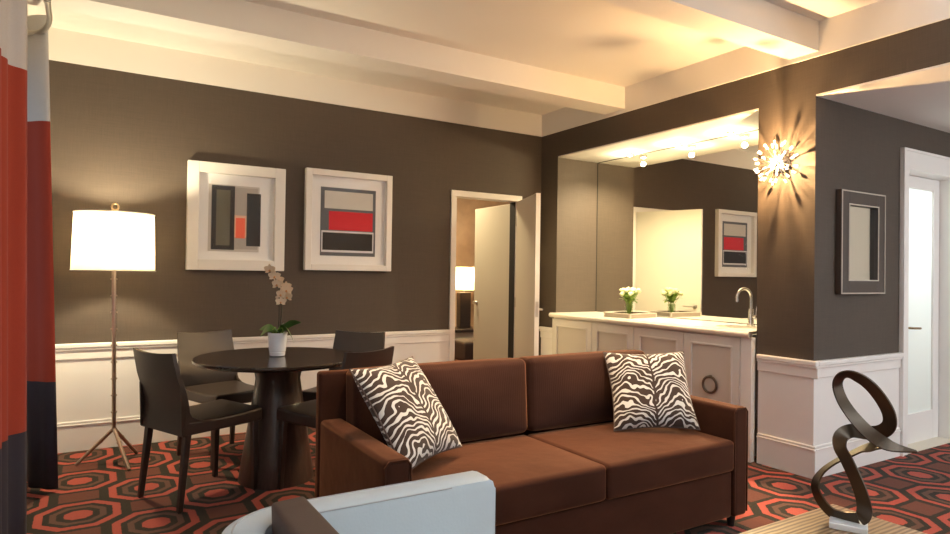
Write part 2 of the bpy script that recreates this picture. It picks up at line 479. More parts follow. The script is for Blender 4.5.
window('window_1', 'x', XL-.12, 2.9, 5.02, WZ0, WZ1, 2)
window('window_2', 'x', XL-.12, -1.0, 1.6, WZ0, WZ1, 2)
window('window_3', 'y', YR-.1, 5.15, 6.75, .35, 2.45, 2)
b = B(); box(b, XL-.02, XL+.012, 2.8, 5.1, WZ0-.03, WZ0, .004); struct('trim_1', b, M['radiator'])

# ceiling beams and plaster bands above the dark walls
b = B(); box(b, XL, XB-.0, 4.12, 4.372, 2.79, ZC); struct('trim_2', b, M['ceil'])
b = B(); box(b, XL, XB-.0, 2.366, 2.572, 2.79, ZC); struct('trim_3', b, M['ceil'])
b = B(); box(b, XL, XB, YA-.012, YA, ZT, ZC); struct('trim_4', b, M['ceil'])
b = B(); box(b, XB-.012, XB, YR, YA-.012, ZT, ZC); struct('trim_5', b, M['ceil'])
b = B(); box(b, XL, XB, 0.3, 0.6, 2.79, ZC); struct('trim_6', b, M['ceil'])

# wainscot: base, panel, chair rail, along runs of wall
def run_x(b, x0, x1, y, kind):     # wall faces -y
    if kind == 'panel': box(b, x0, x1, y-.006, y, .19, .67)
    elif kind == 'base':
        box(b, x0, x1, y-.016, y, 0, .182, .002); box(b, x0, x1, y-.024, y, .182, .194, .004); box(b, x0, x1, y-.018, y, .194, .213, .006)
    else:
        box(b, x0, x1, y-.018, y, .652, .722, .004); box(b, x0, x1, y-.03, y, .716, .733, .006); box(b, x0, x1, y-.038, y, .733, .767, .008)
def run_y(b, y0, y1, x, kind):     # wall faces -x
    if kind == 'panel': box(b, x-.006, x, y0, y1, .19, .67)
    elif kind == 'base':
        box(b, x-.016, x, y0, y1, 0, .182, .002); box(b, x-.024, x, y0, y1, .182, .194, .004); box(b, x-.018, x, y0, y1, .194, .213, .006)
    else:
        box(b, x-.018, x, y0, y1, .652, .722, .004); box(b, x-.03, x, y0, y1, .716, .733, .006); box(b, x-.038, x, y0, y1, .733, .767, .008)
TX0, TX1 = DX0-.058, DX1+.058
for kind, nm in (('panel', 'trim_7'), ('base', 'baseboard_back'), ('rail', 'trim_8')):
    b = B(); run_x(b, XL, TX0, YA, kind); run_x(b, TX1, XB-.04, YA, kind); struct(nm, b, M['white'])
for kind, nm in (('panel', 'trim_9'), ('base', 'baseboard_right'), ('rail', 'trim_10')):
    b = B(); pr = {'panel': .006, 'base': .024, 'rail': .038}[kind]
    run_y(b, YP-pr, NY0-.02, XB, kind); run_y(b, NY1, YA-.04, XB, kind)
    struct(nm, b, M['white'])
for kind, nm in (('panel', 'trim_11'), ('base', 'baseboard_corridor'), ('rail', 'trim_12')):
    b = B(); run_x(b, XB, FX0-.095, YP, kind); run_x(b, FX1+.1, 6.9, YP, kind); struct(nm, b, M['white'])

# door casings
def casing_y(b, x0, x1, z1, y, w, dep=.02, jamb=.12, wt=None):
    wt = wt or w
    box(b, x0-w, x0, y-dep, y, 0, z1, .003); box(b, x1, x1+w, y-dep, y, 0, z1, .003); box(b, x0-w, x1+w, y-dep, y, z1, z1+wt, .003)
    box(b, x0-.012, x0, y, y+jamb, 0, z1); box(b, x1, x1+.012, y, y+jamb, 0, z1); box(b, x0-.012, x1+.012, y, y+jamb, z1, z1+.012)
b = B(); casing_y(b, DX0, DX1, DZ, YA, .058); struct('trim_13', b, M['white'])
b = B(); casing_y(b, FX0, FX1, FZ, YP, .092, .025, .14, .155)
box(b, FX0-.092, FX0-.072, YP-.034, YP-.0255, 0, FZ+.135, .002); box(b, FX1+.072, FX1+.092, YP-.034, YP-.0255, 0, FZ+.135, .002); box(b, FX0-.092, FX1+.092, YP-.034, YP-.0255, FZ+.135, FZ+.155, .002)
struct('trim_14', b, M['white'])

# ------------------------------------------------------------------ connecting doors
def lever(parent, x, y, z, side, d, mat='nickel'):
    """lever handle on local face y; rose, neck and grip"""
    h = B()
    lathe(h, [(.026, 0), (.026, .008), (.02, .012)], mtx=T(x, y, z) @ RX(-90*side), seg=20)
    tube(h, [(x, y, z), (x, y+side*.045, z)], .009)
    tube(h, [(x, y+side*.045, z), (x+d*.05, y+side*.052, z), (x+d*.115, y+side*.048, z)], [.010, .009, .007])
    return obj('door_handle', h, M[mat], parent, 60)
def leaf(name, hinge, ang, w, mat, flip, hz):
    """slab door; local x runs from the hinge, thickness in local y 0..0.042*flip"""
    b = B(); y0, y1 = (0, .042) if flip > 0 else (-.042, 0)
    box(b, .004, w, y0, y1, .012, DZ-.006, .002)
    d = struct(name, b, mat); d.location = (hinge[0], hinge[1], 0); d.rotation_euler = (0, 0, math.radians(ang))
    for z in (.25, 1.02, 1.85):
        k = B(); lathe(k, [(.008, -.05), (.008, .05)], cx=-.004, cy=0, mtx=T(0, 0, z), seg=12); obj('hinge', k, M['nickel'], d, 60)
    return d
d1 = leaf('door_1', (DX1-.014, YA-.022), -111.5, .745, M['door_beige'], 1, 1)
lever(d1, .685, .042, .985, 1, -1)
k = B(); box(k, .7465, .7478, .008, .034, .92, 1.06); obj('latch_plate', k, M['nickel'], d1)
k = B(); box(k, .7452, .7465, .0, .042, .012, DZ-.006); obj('door_edge', k, M['white'], d1)
d2 = leaf('door_2', (DX1+.035, YA+.125), 90, .75, M['door_beige'], -1, 1)
k = B(); lathe(k, [(.02, 0), (.02, .006), (.008, .02), (.02, .035), (.016, .05)], mtx=T(.69, .0, .98) @ RX(-90), seg=18); obj('door_handle', k, M['nickel'], d2, 60)

b = B(); box(b, DX1-.004, DX1-.0005, YA+.02, YA+.115, .012, DZ-.002); struct('jamb_shade_strip', b, M['shadow_gap'])  # dark strip painting in the shade of the hinge gap on the jamb
# frosted door of the corridor
b = B(); yd = YP+.10
frame_rect(b, 'y', yd, yd+.04, FX0+.004, FX1-.004, .012, FZ-.004, .095, .003)
box(b, FX0+.1, FX1-.1, yd, yd+.04, .1, .245, .003)
d3 = struct('door_3', b, M['white'])
k = B(); box(k, FX0+.09, FX1-.09, yd+.016, yd+.024, .24, FZ-.09); obj('frosted_pane', k, M['frost'], d3)
h = B(); lathe(h, [(.026, 0), (.026, .008)], mtx=T(5.47, yd, .93) @ RX(90), seg=20)
tube(h, [(5.47, yd, .93), (5.47, yd-.05, .93)], .009); tube(h, [(5.47, yd-.05, .93), (5.53, yd-.055, .928), (5.60, yd-.05, .925)], .009)
obj('door_handle', h, M['brass'], d3, 60)
b = B(); box(b, FX0, FX1, YP-.02, YP+.14, 0, .012, .003); struct('trim_15', b, M['cream'])

# ------------------------------------------------------------------ bedroom beyond the doorway
b = B(); box(b, 1.5, 6.2, 8.3, 8.4, 0, 2.75); struct('wall_bedroom', b, M['wallpaper'])
b = B(); box(b, 6.1, 6.2, YA+.12, 8.3, 0, 2.75); box(b, 1.5, 1.6, YA+.12, 8.3, 0, 2.75); struct('wall_bedroom_side', b, M['cream'])
b = B(); box(b, 1.5, 6.2, YA+.12, 8.4, 2.75, 2.85); struct('ceiling_bedroom', b, M['ceil'])
# night table
nt = thing('night_table', 'dark night table with a pale inset top seen through the open doorway', 'table', (4.62, 7.75, 0))
b = B(); box(b, -.40, .40, -.24, .24, .50, .54, .006); obj('table_top', b, M['dark_wood'], nt)
b = B(); box(b, -.38, .38, -.23, .23, .14, .17, .004); obj('shelf', b, M['dark_wood'], nt)
b = B(); box(b, -.36, .36, -.21, .21, .33, .50, .004); obj('drawer_box', b, M['cream'], nt)
for sx in (-1, 1):
    for sy in (-1, 1):
        b = B(); box(b, sx*.38-.02, sx*.38+.02, sy*.22-.02, sy*.22+.02, 0, .5, .003); obj('leg', b, M['dark_wood'], nt)
bl = thing('table_lamp', 'lit table lamp with square dark base and white drum shade in the far bedroom', 'lamp', (4.56, 7.78, .54))
b = B(); box(b, -.085, .085, -.06, .06, 0, .50, .006); obj('lamp_base', b, M['dark_wood'], bl)
b = B(); lathe(b, [(.165, .535), (.155, .86)], cap0=False, cap1=False); obj('lamp_shade', b, M['shade'], bl, 180)
b = B(); lathe(b, [(.012, .5), (.012, .62)], seg=12); obj('lamp_stem', b, M['nickel'], bl, 60)
ph = thing('telephone', 'small dark desk telephone on the night table beside the bedroom lamp', 'telephone', (4.80, 7.62, .54))
b = B(); box(b, -.07, .07, -.09, .09, 0, .04, .01); obj('telephone_body', b, M['black'], ph)
b = B(); box(b, -.085, .085, .02, .07, .05, .085, .012); box(b, -.085, -.045, .02, .07, .035, .06, .006); box(b, .045, .085, .02, .07, .035, .06, .006); obj('handset', b, M['black'], ph)
bed = thing('ottoman', 'dark brown upholstered bench low in the bedroom below the night table', 'ottoman', (4.35, 7.1, 0))
b = B(); puff(b, .30, .22, .12, .03, bz=.015, mtx=T(0, 0, .32)); obj('seat', b, M['brown_leather'], bed, 60)
for sx in (-1, 1):
    for sy in (-1, 1):
        b = B(); box(b, sx*.24-.02, sx*.24+.02, sy*.16-.02, sy*.16+.02, 0, .21, .003); obj('leg', b, M['dark_wood'], bed)

# ------------------------------------------------------------------ framed pictures
def picture(x0, x1, z0, z1, label, blocks, fw=.075, bow=0.0):
    """deep box frame on the picture wall; blocks = (u0,u1,v0,v1,z offset,material) in fractions of the sheet"""
    cx, cz = (x0+x1)/2, (z0+z1)/2; w, h = (x1-x0)/2, (z1-z0)/2
    p = thing('framed_picture', label, 'picture', (cx, YA, cz))
    f = B(); frame_rect(f, 'y', -.058, -.001, -w, w, -h, h, fw, .004); obj('frame', f, M['frame_white'], p)
    f = B(); box(f, -w+fw, w-fw, -.006, -.002, -h+fw, h-fw); obj('mat_board', f, M['mat'], p)
    s = B(); mats = []
    iw, ih = w-fw, h-fw
    for (u0, u1, v0, v1, lvl, m) in blocks:
        if m not in mats: mats.append(m)
        box(s, -iw+2*iw*u0, -iw+2*iw*u1, -.0085-.0006*lvl, -.006, -ih+2*ih*v0, -ih+2*ih*v1, mi=mats.index(m))
    obj('print', s, mats, p)
    g = B(); n = 24; col = []
    for i in range(n+1):
        x = -iw+2*iw*i/n; y = -.047 if not bow else -.030-bow*(1-(x/iw)**2)
        col.append([g.verts.new((x, y+dy, z)) for dy, z in ((0, -ih), (0, ih), (.003, ih), (.003, -ih))])
    for a, c in zip(col, col[1:]):
        for k in range(4): g.faces.new((a[k], a[(k+1) % 4], c[(k+1) % 4], c[k]))
    g.faces.new(col[0]); g.faces.new(col[-1])
    obj('picture_glass', g, M['glass'], p, 30)
    return p
def flat(name, rgb, soft=0): return plain(name, lin(*rgb), 0.8, var=.04)
INK = dict(red=flat('red_ink', (214, 36, 50)), coral=flat('coral_ink', (246, 112, 84)), peach=flat('peach_ink', (232, 190, 160)),
           black=flat('black_ink', (44, 38, 36)), olive=flat('olive_grey_ink', (104, 100, 84)), grey=flat('slate_ink', (98, 100, 106)),
           pale=flat('pale_grey_ink', (212, 208, 200)), mid=flat('misty_grey_ink', (176, 168, 160)), paper=flat('paper_white', (226, 226, 230)))
picture(.637, 1.378, 1.303, 2.145, 'square white box frame holding two dark upright bars and a small coral block', [
    (.13, .80, .10, .88, 0, flat('smudge_grey', (200, 194, 188))), (.16, .78, .13, .86, 1, INK['mid']),
    (.17, .47, .12, .87, 2, INK['black']), (.23, .41, .17, .82, 3, INK['olive']),
    (.47, .63, .27, .53, 3, INK['peach']), (.485, .61, .26, .50, 4, INK['coral']), (.63, .82, .17, .80, 2, INK['black'])], .082)
picture(1.55, 2.335, 1.315, 2.178, 'white box frame holding stacked pale, red and black bands on grey', [
    (.13, .87, .10, .88, 0, INK['grey']), (.18, .83, .64, .84, 1, INK['pale']), (.24, .83, .395, .61, 1, INK['red']),
    (.145, .845, .14, .385, 1, INK['paper']), (.16, .83, .165, .365, 2, INK['black'])], .052)

# ------------------------------------------------------------------ corridor wall mirror
mx0, mx1, mz0, mz1 = 4.30, 4.87, 1.200, 1.910
mr = thing('wall_mirror', 'portrait mirror in a wide dark frame with pale beading on the corridor wall', 'mirror', ((mx0+mx1)/2, YP, (mz0+mz1)/2))
w, h = (mx1-mx0)/2, (mz1-mz0)/2
b = B(); frame_rect(b, 'y', -.040, -.001, -w, w, -h, h, .100, .003); obj('frame', b, M['dark_frame'], mr)
b = B(); frame_rect(b, 'y', -.043, -.039, -w+.004, w-.004, -h+.004, h-.004, .008); frame_rect(b, 'y', -.043, -.039, -w+.092, w-.092, -h+.092, h-.092, .008); obj('beading', b, M['bead'], mr)
b = B(); box(b, -w+.1, w-.1, -.012, -.004, -h+.1, h-.1); obj('mirror_glass', b, M['mirror2'], mr)

# ------------------------------------------------------------------ niche mirror, downlights
b = B(); box(b, XM, XM+.008, NY0+.003, NY1-.003, .93, ZH-.004)
nm = tag(obj('niche_mirror', b, M['mirror']), 'frameless wall mirror filling the back of the bar niche', 'mirror')
b = B(); box(b, XM-.004, XM+.004, NY0+.004, NY1-.004, ZH-.006, ZH-.001); box(b, XM-.004, XM+.004, NY1-.006, NY1-.001, .93, ZH-.004)
obj('edge_channel', b, M['shadow_gap'], nm)
LAB = ['halogen puck light in the niche ceiling farthest along, nearest the doorway', 'middle of the three halogen puck lights in the niche ceiling', 'halogen puck light in the niche ceiling nearest the starburst sconce']
DLY = (4.505, 3.915, 3.367)
for i, y in enumerate(DLY):
    d = thing('puck_light', LAB[i], 'light', (4.50, y, ZH), group='puck lights in the niche')
    b = B(); lathe(b, [(.034, 0), (.034, -.016), (.026, -.020)], seg=24); obj('housing', b, M['nickel'], d, 60)
    b = B(); lathe(b, [(.025, -.0205), (.02, -.026), (.008, -.030)], seg=24); obj('bulb', b, M['halogen'], d, 60)

# ------------------------------------------------------------------ base cabinets, counter, sink, faucet
XF = 4.002
edges = [(5.06, 4.468), (4.468, 3.94), (3.94, 3.404), (3.404, 2.898)]
CL = ['cream base cabinet at the doorway end of the bar counter', 'second cream base cabinet from the doorway end, behind the sofa back',
      'third cream base cabinet from the doorway, left of the one with its ring pull showing', 'cream base cabinet beside the pillar with bronze ring pull in view']
for i, (ya, yb) in enumerate(edges):
    y0, y1 = min(ya, yb), max(ya, yb); c = (y0+y1)/2
    cb = thing('base_cabinet', CL[i], 'cabinet', (XF, c, 0), group='base cabinets of the bar')
    hw = (y1-y0)/2-.0015
    b = B(); box(b, .022, XM-XF-.01, -hw, hw, .10, .875); box(b, .06, XM-XF-.01, -hw, hw, 0, .10); obj('body', b, M['cab'], cb)
    b = B(); frame_rect(b, 'x', 0, .021, -hw+.002, hw-.002, .105, .868, .075, .002)
    frame_rect(b, 'x', -.006, .004, -hw+.062, hw-.062, .168, .806, .016, .004)
    dr = obj('door', b, M['cab'], cb)
    b = B(); box(b, .010, .018, -hw+.07, hw-.07, .17, .80); obj('door_panel', b, M['cab_panel'], dr)
    if i == 0: continue
    r = B(); n = 28
    tube(r, [(-.006, .06*math.cos(2*PI*k/n), .497+.06*math.sin(2*PI*k/n)) for k in range(n)], .0095, 8, closed=True)
    tube(r, [(.012, 0, .557), (-.008, 0, .557)], .012, 10)
    obj('ring_pull', r, M['bronze_ring'], dr, 180)
b = B(); box(b, XF+.002, XF+.05, NY0+.004, 2.896, 0, .879, .003); tag(obj('filler_post', b, M['white']), 'narrow white upright post closing the counter against the pillar', 'post')
# counter with a sink hole
SX, SY, SA, SB = 4.28, 3.13, .15, .15
b = B()
x0, x1, y0, y1 = XF-.032, XM-.002, NY0+.002, NY1-.002
b2 = B(); n = 40
hole_t = [b2.verts.new((SX+SA*math.cos(2*PI*k/n), SY+SB*math.sin(2*PI*k/n), .925)) for k in range(n)]
def edge_pt(k):
    a = 2*PI*k/n; c, s = math.cos(a), math.sin(a)
    m = 1/max(abs(c), abs(s)); return (SX+.22*m*c, SY+.22*m*s)
sq = [b2.verts.new((*edge_pt(k), .925)) for k in range(n)]
hole_b = [b2.verts.new((v.co.x, v.co.y, .88)) for v in hole_t]
for k in range(n):
    j = (k+1) % n
    b2.faces.new((hole_t[k], hole_t[j], sq[j], sq[k])); b2.faces.new((hole_t[j], hole_t[k], hole_b[k], hole_b[j]))
merge(b, b2)
qx0, qx1, qy0, qy1 = SX-.22, SX+.22, SY-.22, SY+.22
def slab(xa, xb, ya, yb):
    f = b.faces.new([b.verts.new(p) for p in ((xa, ya, .925), (xb, ya, .925), (xb, yb, .925), (xa, yb, .925))])
slab(x0+.006, qx0, y0, y1); slab(qx1, x1, y0, y1); slab(qx0, qx1, y0, qy0); slab(qx0, qx1, qy1, y1)
tube(b, [(x0+.014, y0, .902), (x0+.014, y1, .902)], [.0225, .0225], 14)
box(b, x0+.012, x0+.04, y0, y1, .8795, .9245)
box(b, x0+.014, x1, y1-.002, y1, .88, .925); box(b, x1-.002, x1, y0, y1, .88, .925)
ct = tag(obj('countertop', b, M['stone']), 'cream stone countertop of the bar niche holding tray and sink', 'countertop')
b = B(); lathe(b, [(.168, .878), (.15, .8785), (.145, .82), (.11, .78), (.03, .772)], cx=SX, cy=SY, seg=40, cap0=False, cap1=True); tag(obj('sink', b, M['steel'], None, 60), 'round steel sink bowl set into the counter beside the gooseneck faucet', 'sink')
fa = thing('bar_faucet', 'polished gooseneck faucet with side lever at the sink', 'faucet', (4.44, 3.12, .925))
b = B(); lathe(b, [(.03, 0), (.03, .008), (.021, .012), (.021, .13), (.017, .135)], seg=20); obj('faucet_body', b, M['chrome'], fa, 50)
b = B(); R = .068
pts = [(0, 0, .13), (0, 0, .20)]+[(-R+R*math.cos(a), 0, .225+R*math.sin(a)) for a in [PI*k/12 for k in range(0, 13)]]+[(-2*R, 0, .19)]
tube(b, [Matrix.Rotation(math.radians(-12), 3, 'Z') @ Vector(p) for p in pts], .0115, 12); obj('spout', b, M['chrome'], fa, 60)
b = B(); tube(b, [(0, -.02, .075), (0, -.045, .078)], .012, 12); tube(b, [(0, -.042, .08), (.004, -.048, .155)], .006, 8); obj('lever', b, M['chrome'], fa, 60)

tr = thing('serving_tray', 'shallow rectangular grey tray with pale rim under the small bouquet', 'tray', (4.292, 4.268, .925), math.radians(6))
b = B(); frame_rect(b, 'y', 0, .001, 0, .001, 0, .001, .0001); b.free(); b = B()
hx, hy = .185, .145
box(b, -hx, hx, -hy, hy, 0, .008, .002)
for s in (-1, 1):
    box(b, s*hx-.006, s*hx+.006, -hy-.006, hy+.006, .001, .04, .002); box(b, -hx, hx, s*hy-.006, s*hy+.006, .001, .04, .002)
obj('tray_body', b, M['tray'], tr)
b = B(); box(b, -hx+.007, hx-.007, -hy+.007, hy-.007, .008, .010); obj('lining', b, M['tray_in'], tr)
b = B()
for s in (-1, 1):
    box(b, s*hx-.008, s*hx+.008, -hy-.008, hy+.008, .036, .042, .002); box(b, -hx, hx, s*hy-.008, s*hy+.008, .036, .042, .002)
for s in (-1, 1):
    for q in (-1, 1): box(b, s*hx-.008, s*hx+.008, q*hy-.008, q*hy+.008, .0, .042, .002)
obj('rim', b, M['bead'], tr)
vs = thing('glass_vase', 'small clear glass vase standing in the grey tray', 'vase', (4.305, 4.30, .9352))
b = B(); lathe(b, [(.030, 0), (.036, .004), (.040, .10), (.0375, .10), (.034, .008), (.02, .006)], seg=28); obj('vase_body', b, M['vase_glass'], vs, 60)
bq = thing('bouquet', 'small bouquet of white blossoms and green leaves in the glass vase', 'flowers', (4.305, 4.30, .945))
bq.scale = (1.22, 1.22, 1.22)
rnd = random.Random(3)
heads = []
for i in range(13):
    a = 2*PI*i/13*2.4; rr = .012+.066*math.sqrt((i+.5)/13)
    heads.append(Vector((rr*math.cos(a), rr*math.sin(a), .215-.7*rr+rnd.uniform(-.02, .015))))
for i, hd in enumerate(heads):
    b = B(); tube(b, [(hd.x*.15, hd.y*.15, .002), (hd.x*.35, hd.y*.35, .08), hd], .0022, 6); obj('stem', b, M['leaf_light'], bq, 60)
    b = B()
    for k in range(9):
        th = rnd.uniform(0, 2*PI); f = rnd.uniform(0, 1)
        ball(b, hd+Vector((.013*math.cos(th)*f, .013*math.sin(th)*f, rnd.uniform(-.006, .01))), rnd.uniform(.010, .016), 1)
    obj('blossom', b, M['blossom'], bq, 180)
def blade(b, base, tip, side, w, droop=0.0, n=7, fold=.25):
    base, tip, side = Vector(base), Vector(tip), Vector(side).normalized(); rows = []
    nor = (tip-base).cross(side).normalized()
    for k in range(n+1):
        s = k/n; p = base.lerp(tip, s)+Vector((0, 0, droop*math.sin(PI*s)))
        ww = w*math.sin(PI*min(.97, .08+.9*s))**.8
        rows.append([b.verts.new(p-side*ww+nor*ww*fold), b.verts.new(p), b.verts.new(p+side*ww+nor*ww*fold)])
    for r0, r1 in zip(rows, rows[1:]):
        for q in (0, 1): b.faces.new((r0[q], r0[q+1], r1[q+1], r1[q]))
for i in range(22):
    a = 2*PI*i/22*3+rnd.uniform(-.2, .2); rr = rnd.uniform(.05, .09); z = rnd.uniform(.08, .19)
    b = B(); blade(b, (.01*math.cos(a), .01*math.sin(a), .085), (rr*math.cos(a), rr*math.sin(a), z), (-math.sin(a), math.cos(a), 0), .021, .015)
    obj('leaf', b, M['leaf_light'], bq, 180)

# ------------------------------------------------------------------ starburst sconce on the pillar
sc = thing('starburst_sconce', 'lit starburst wall sconce of glass-tipped rods on the pillar', 'wall lamp', (XB, 2.612, 2.086))
b = B(); lathe(b, [(.055, 0), (.055, .012), (.02, .02)], seg=28, mtx=RY(-90)); obj('wall_plate', b, M['chrome'], sc, 60)
HUBX, BULBX = -.070, -.118
b = B(); tube(b, [(-.012, 0, 0), (BULBX+.016, 0, 0)], .007, 10); ball(b, (HUBX, 0, 0), .018, 2); obj('arm', b, M['chrome'], sc, 60)
b = B(); ball(b, (BULBX, 0, 0), .013, 3); obj('bulb', b, M['sconce_bulb'], sc, 180)
NR = 60
for i in range(NR):
    ph_ = math.acos(1-2*(i+.5)/NR); th = PI*(1+5**.5)*i
    d = Vector((math.cos(ph_), math.sin(ph_)*math.cos(th), math.sin(ph_)*math.sin(th)))
    if d.x > 0.34 or d.x < -.90: continue
    L = .150 if d.x < .1 else .135
    o0 = Vector((HUBX, 0, 0))
    b = B(); tube(b, [o0+d*.015, o0+d*(L-.010)], .0026, 6); rd = obj('rod', b, M['chrome'], sc, 60)
    b = B(); tube(b, [o0+d*(L-.022), o0+d*L], .0075, 8); ball(b, o0+d*L, .0085, 2); obj('glass_tip', b, M['porcelain'], rd, 60)

# ------------------------------------------------------------------ floor lamp
fl = thing('floor_lamp', 'lit floor lamp with white drum shade and bamboo-style tripod stem', 'lamp', (.165, 4.88, 0))
hub = Vector((.0, 0, .235))
for (x, y) in ((.081, -.227), (-.212, .054), (.147, .176)):
    b = B(); e = Vector((x, y, .008)); tube(b, [hub, hub.lerp(e, .5), e], [.012, .0115, .011], 10)
    for s in (.35, .68): 
        p = hub.lerp(e, s); dd = (e-hub).normalized(); tube(b, [p-dd*.005, p+dd*.005], .0145, 10)
    obj('leg', b, M['lamp_metal'], fl, 60)
b = B(); top = Vector((-.02, 0, 1.30))
tube(b, [hub-Vector((0, 0, .02)), top], .0132, 12)
for k in range(1, 10):
    p = hub.lerp(top, k/9.6); tube(b, [p-Vector((0, 0, .005)), p+Vector((0, 0, .004))], .0192, 12)
obj('pole', b, M['lamp_metal'], fl, 60)
b = B(); lathe(b, [(.247, 1.288), (.236, 1.672)], cx=-.02, cap0=False, cap1=False, seg=56)
bmesh.ops.solidify(b, geom=b.faces[:], thickness=.003); sh = obj('lamp_shade', b, M['shade'], fl, 60)
b = B()
for r, z in ((.2485, 1.290), (.2375, 1.670)):
    tube(b, [(-.02+r*math.cos(2*PI*k/56), r*math.sin(2*PI*k/56), z) for k in range(56)], .004, 6, closed=True)
obj('shade_trim', b, M['frame_white'], sh, 180)
b = B()
tube(b, [(-.02, 0, 1.30), (-.02, 0, 1.46)], .007, 8)
for k in range(3): tube(b, [(-.02, 0, 1.665), (-.02+.235*math.cos(2.1*k), .235*math.sin(2.1*k), 1.668)], .002, 6)
tube(b, [(-.02, 0, 1.46), (-.075, 0, 1.50), (-.075, 0, 1.60), (-.02, 0, 1.665)], .002, 6); obj('shade_carrier', b, M['brass'], fl, 60)
b = B(); tube(b, [(-.02, 0, 1.665), (-.02, 0, 1.70)], .006, 8)
tube(b, [(-.02+.020*math.cos(2*PI*k/16), .0, 1.716+.022*math.sin(2*PI*k/16)) for k in range(16)], .006, 8, closed=True); obj('finial', b, M['brass'], fl, 60)
b = B(); ball(b, (-.02, 0, 1.50), .022, 3, (1, 1, 1.3)); obj('bulb', b, M['bulb'], fl, 180)

# ------------------------------------------------------------------ dining table
tb = thing('dining_table', 'round dark espresso pedestal dining table set with an orchid', 'table', (1.035, 4.07, 0))
b = B(); lathe(b, [(.06, .722), (.40, .722), (.485, .735), (.50, .748), (.50, .760), (.496, .765), (.30, .7652)], seg=80); obj('table_top', b, M['espresso'], tb, 35)
b = B(); lathe(b, [(.228, 0), (.228, .01), (.205, .16), (.178, .34), (.150, .52), (.135, .63), (.150, .70), (.165, .722)], seg=56); obj('pedestal', b, M['espresso_base'], tb, 35)

# ------------------------------------------------------------------ dining chairs (built facing local +x)
def make_chair():
    c = thing('dining_chair', 'chair', 'chair', (0, 0, 0))
    b = B()
    def tap(w):
        k = (w.x+.24)/.48
        w = w.copy(); w.y *= (1-.03*k); w.z += .012*(w.x/.24)**2*(1 if w.z > 0 else 0)
        return w
    puff(b, .25, .215, .034, .014, bz=.006, mtx=T(.03, 0, .438), fn=tap); obj('seat', b, M['leather'], c, 50)
    # back: a gently bent, wrapped panel with a swept lower corner into the seat
    b = B(); N = 14; W = 8; rows = []
    for i in range(N+1):
        s = i/N; z = .405+.44*s
        x = -.216+.018*math.sin(PI*min(1.0, s/.7))-.066*s**1.8
        hw = .215-.014*s+.004*math.sin(PI*s); thk = .030-.010*s
        row_o, row_i = [], []
        for j in range(W+1):
            y = -hw+2*hw*j/W; cv = .018*(1-(y/hw)**2)*s
            zz = z+(.012*((y/hw)**2)*s if i == N else 0)
            row_o.append(b.verts.new((x-thk/2-cv, y, zz))); row_i.append(b.verts.new((x+thk/2-cv, y, zz)))
        rows.append((row_o, row_i))
    for (o0, i0), (o1, i1) in zip(rows, rows[1:]):
        for j in range(W):
            b.faces.new((o0[j], o0[j+1], o1[j+1], o1[j])); b.faces.new((i0[j+1], i0[j], i1[j], i1[j+1]))
        b.faces.new((o0[0], o1[0], i1[0], i0[0])); b.faces.new((o0[W], i0[W], i1[W], o1[W]))
    for k in (0, N):
        o0, i0 = rows[k]
        for j in range(W): b.faces.new((o0[j], o0[j+1], i0[j+1], i0[j]))
    for sy in (-1, 1):      # side gussets sweeping from seat to back
        pr = [(-.235, .41), (-.06, .41), (-.06, .468), (-.13, .478), (-.175, .50), (-.205, .55), (-.222, .62), (-.245, .66)]
        y0, y1 = sy*.213, sy*.200
        va = [b.verts.new((x, y0, z)) for x, z in pr]; vb = [b.verts.new((x, y1, z)) for x, z in pr]
        b.faces.new(va); b.faces.new(vb)
        for k in range(len(pr)): b.faces.new((va[k], va[(k+1) % len(pr)], vb[(k+1) % len(pr)], vb[k]))
    obj('backrest', b, M['leather'], c, 40)
    for sx, sy in ((1, 1), (1, -1), (-1, 1), (-1, -1)):
        b = B(); x1, y1 = (.232 if sx > 0 else -.192), sy*.190; x0, y0 = (.238 if sx > 0 else -.232), sy*.200
        t0 = bmesh.new(); A = []
        for (xx, yy, z, h) in ((x0, y0, 0, .0135), (x1, y1, .418, .0185)):
            A.append([t0.verts.new((xx+a*h, yy+q*h, z)) for a, q in ((-1, -1), (1, -1), (1, 1), (-1, 1))])
        for k in range(4): t0.faces.new((A[0][k], A[0][(k+1) % 4], A[1][(k+1) % 4], A[1][k]))
        t0.faces.new(A[0]); t0.faces.new(A[1])
        bmesh.ops.bevel(t0, geom=t0.edges[:], offset=.003, segments=1, affect='EDGES')
        merge(b, t0); obj('leg', b, M['leather'], c, 40)
    return c
proto = make_chair()
CH = [((.57, 4.0), 24, 'dark leather dining chair nearest the floor lamp, its outer back to the room'),
      ((.83, 4.735), -70.7, 'dark leather dining chair behind the table by the wall, left of the orchid'),
      ((1.565, 4.375), 223, 'dark leather dining chair at the far right of the table, inner back showing'),
      ((1.285, 3.715), 115.5, 'dark leather dining chair tucked behind the sofa back at the left end')]
for i, ((x, y), a, lab) in enumerate(CH):
    c = proto if i == 0 else copy_tree(proto)
    c.location = (x, y, 0); c.rotation_euler = (0, 0, math.radians(a)); c['label'] = lab; c['group'] = 'dining chairs around the round table'

# ------------------------------------------------------------------ orchid
orc = thing('potted_orchid', 'cream orchid in a white pot in the middle of the round table', 'plant', (1.03, 4.08, .7652))
b = B(); lathe(b, [(.040, 0), (.047, .004), (.049, .026), (.047, .028), (.051, .032), (.060, .148), (.055, .148), (.052, .13), (.02, .128)], seg=40); obj('pot', b, M['porcelain'], orc, 40)
b = B(); lathe(b, [(.050, .125), (.047, .135), (.02, .14)], seg=24); obj('soil', b, M['soil'], orc, 60)
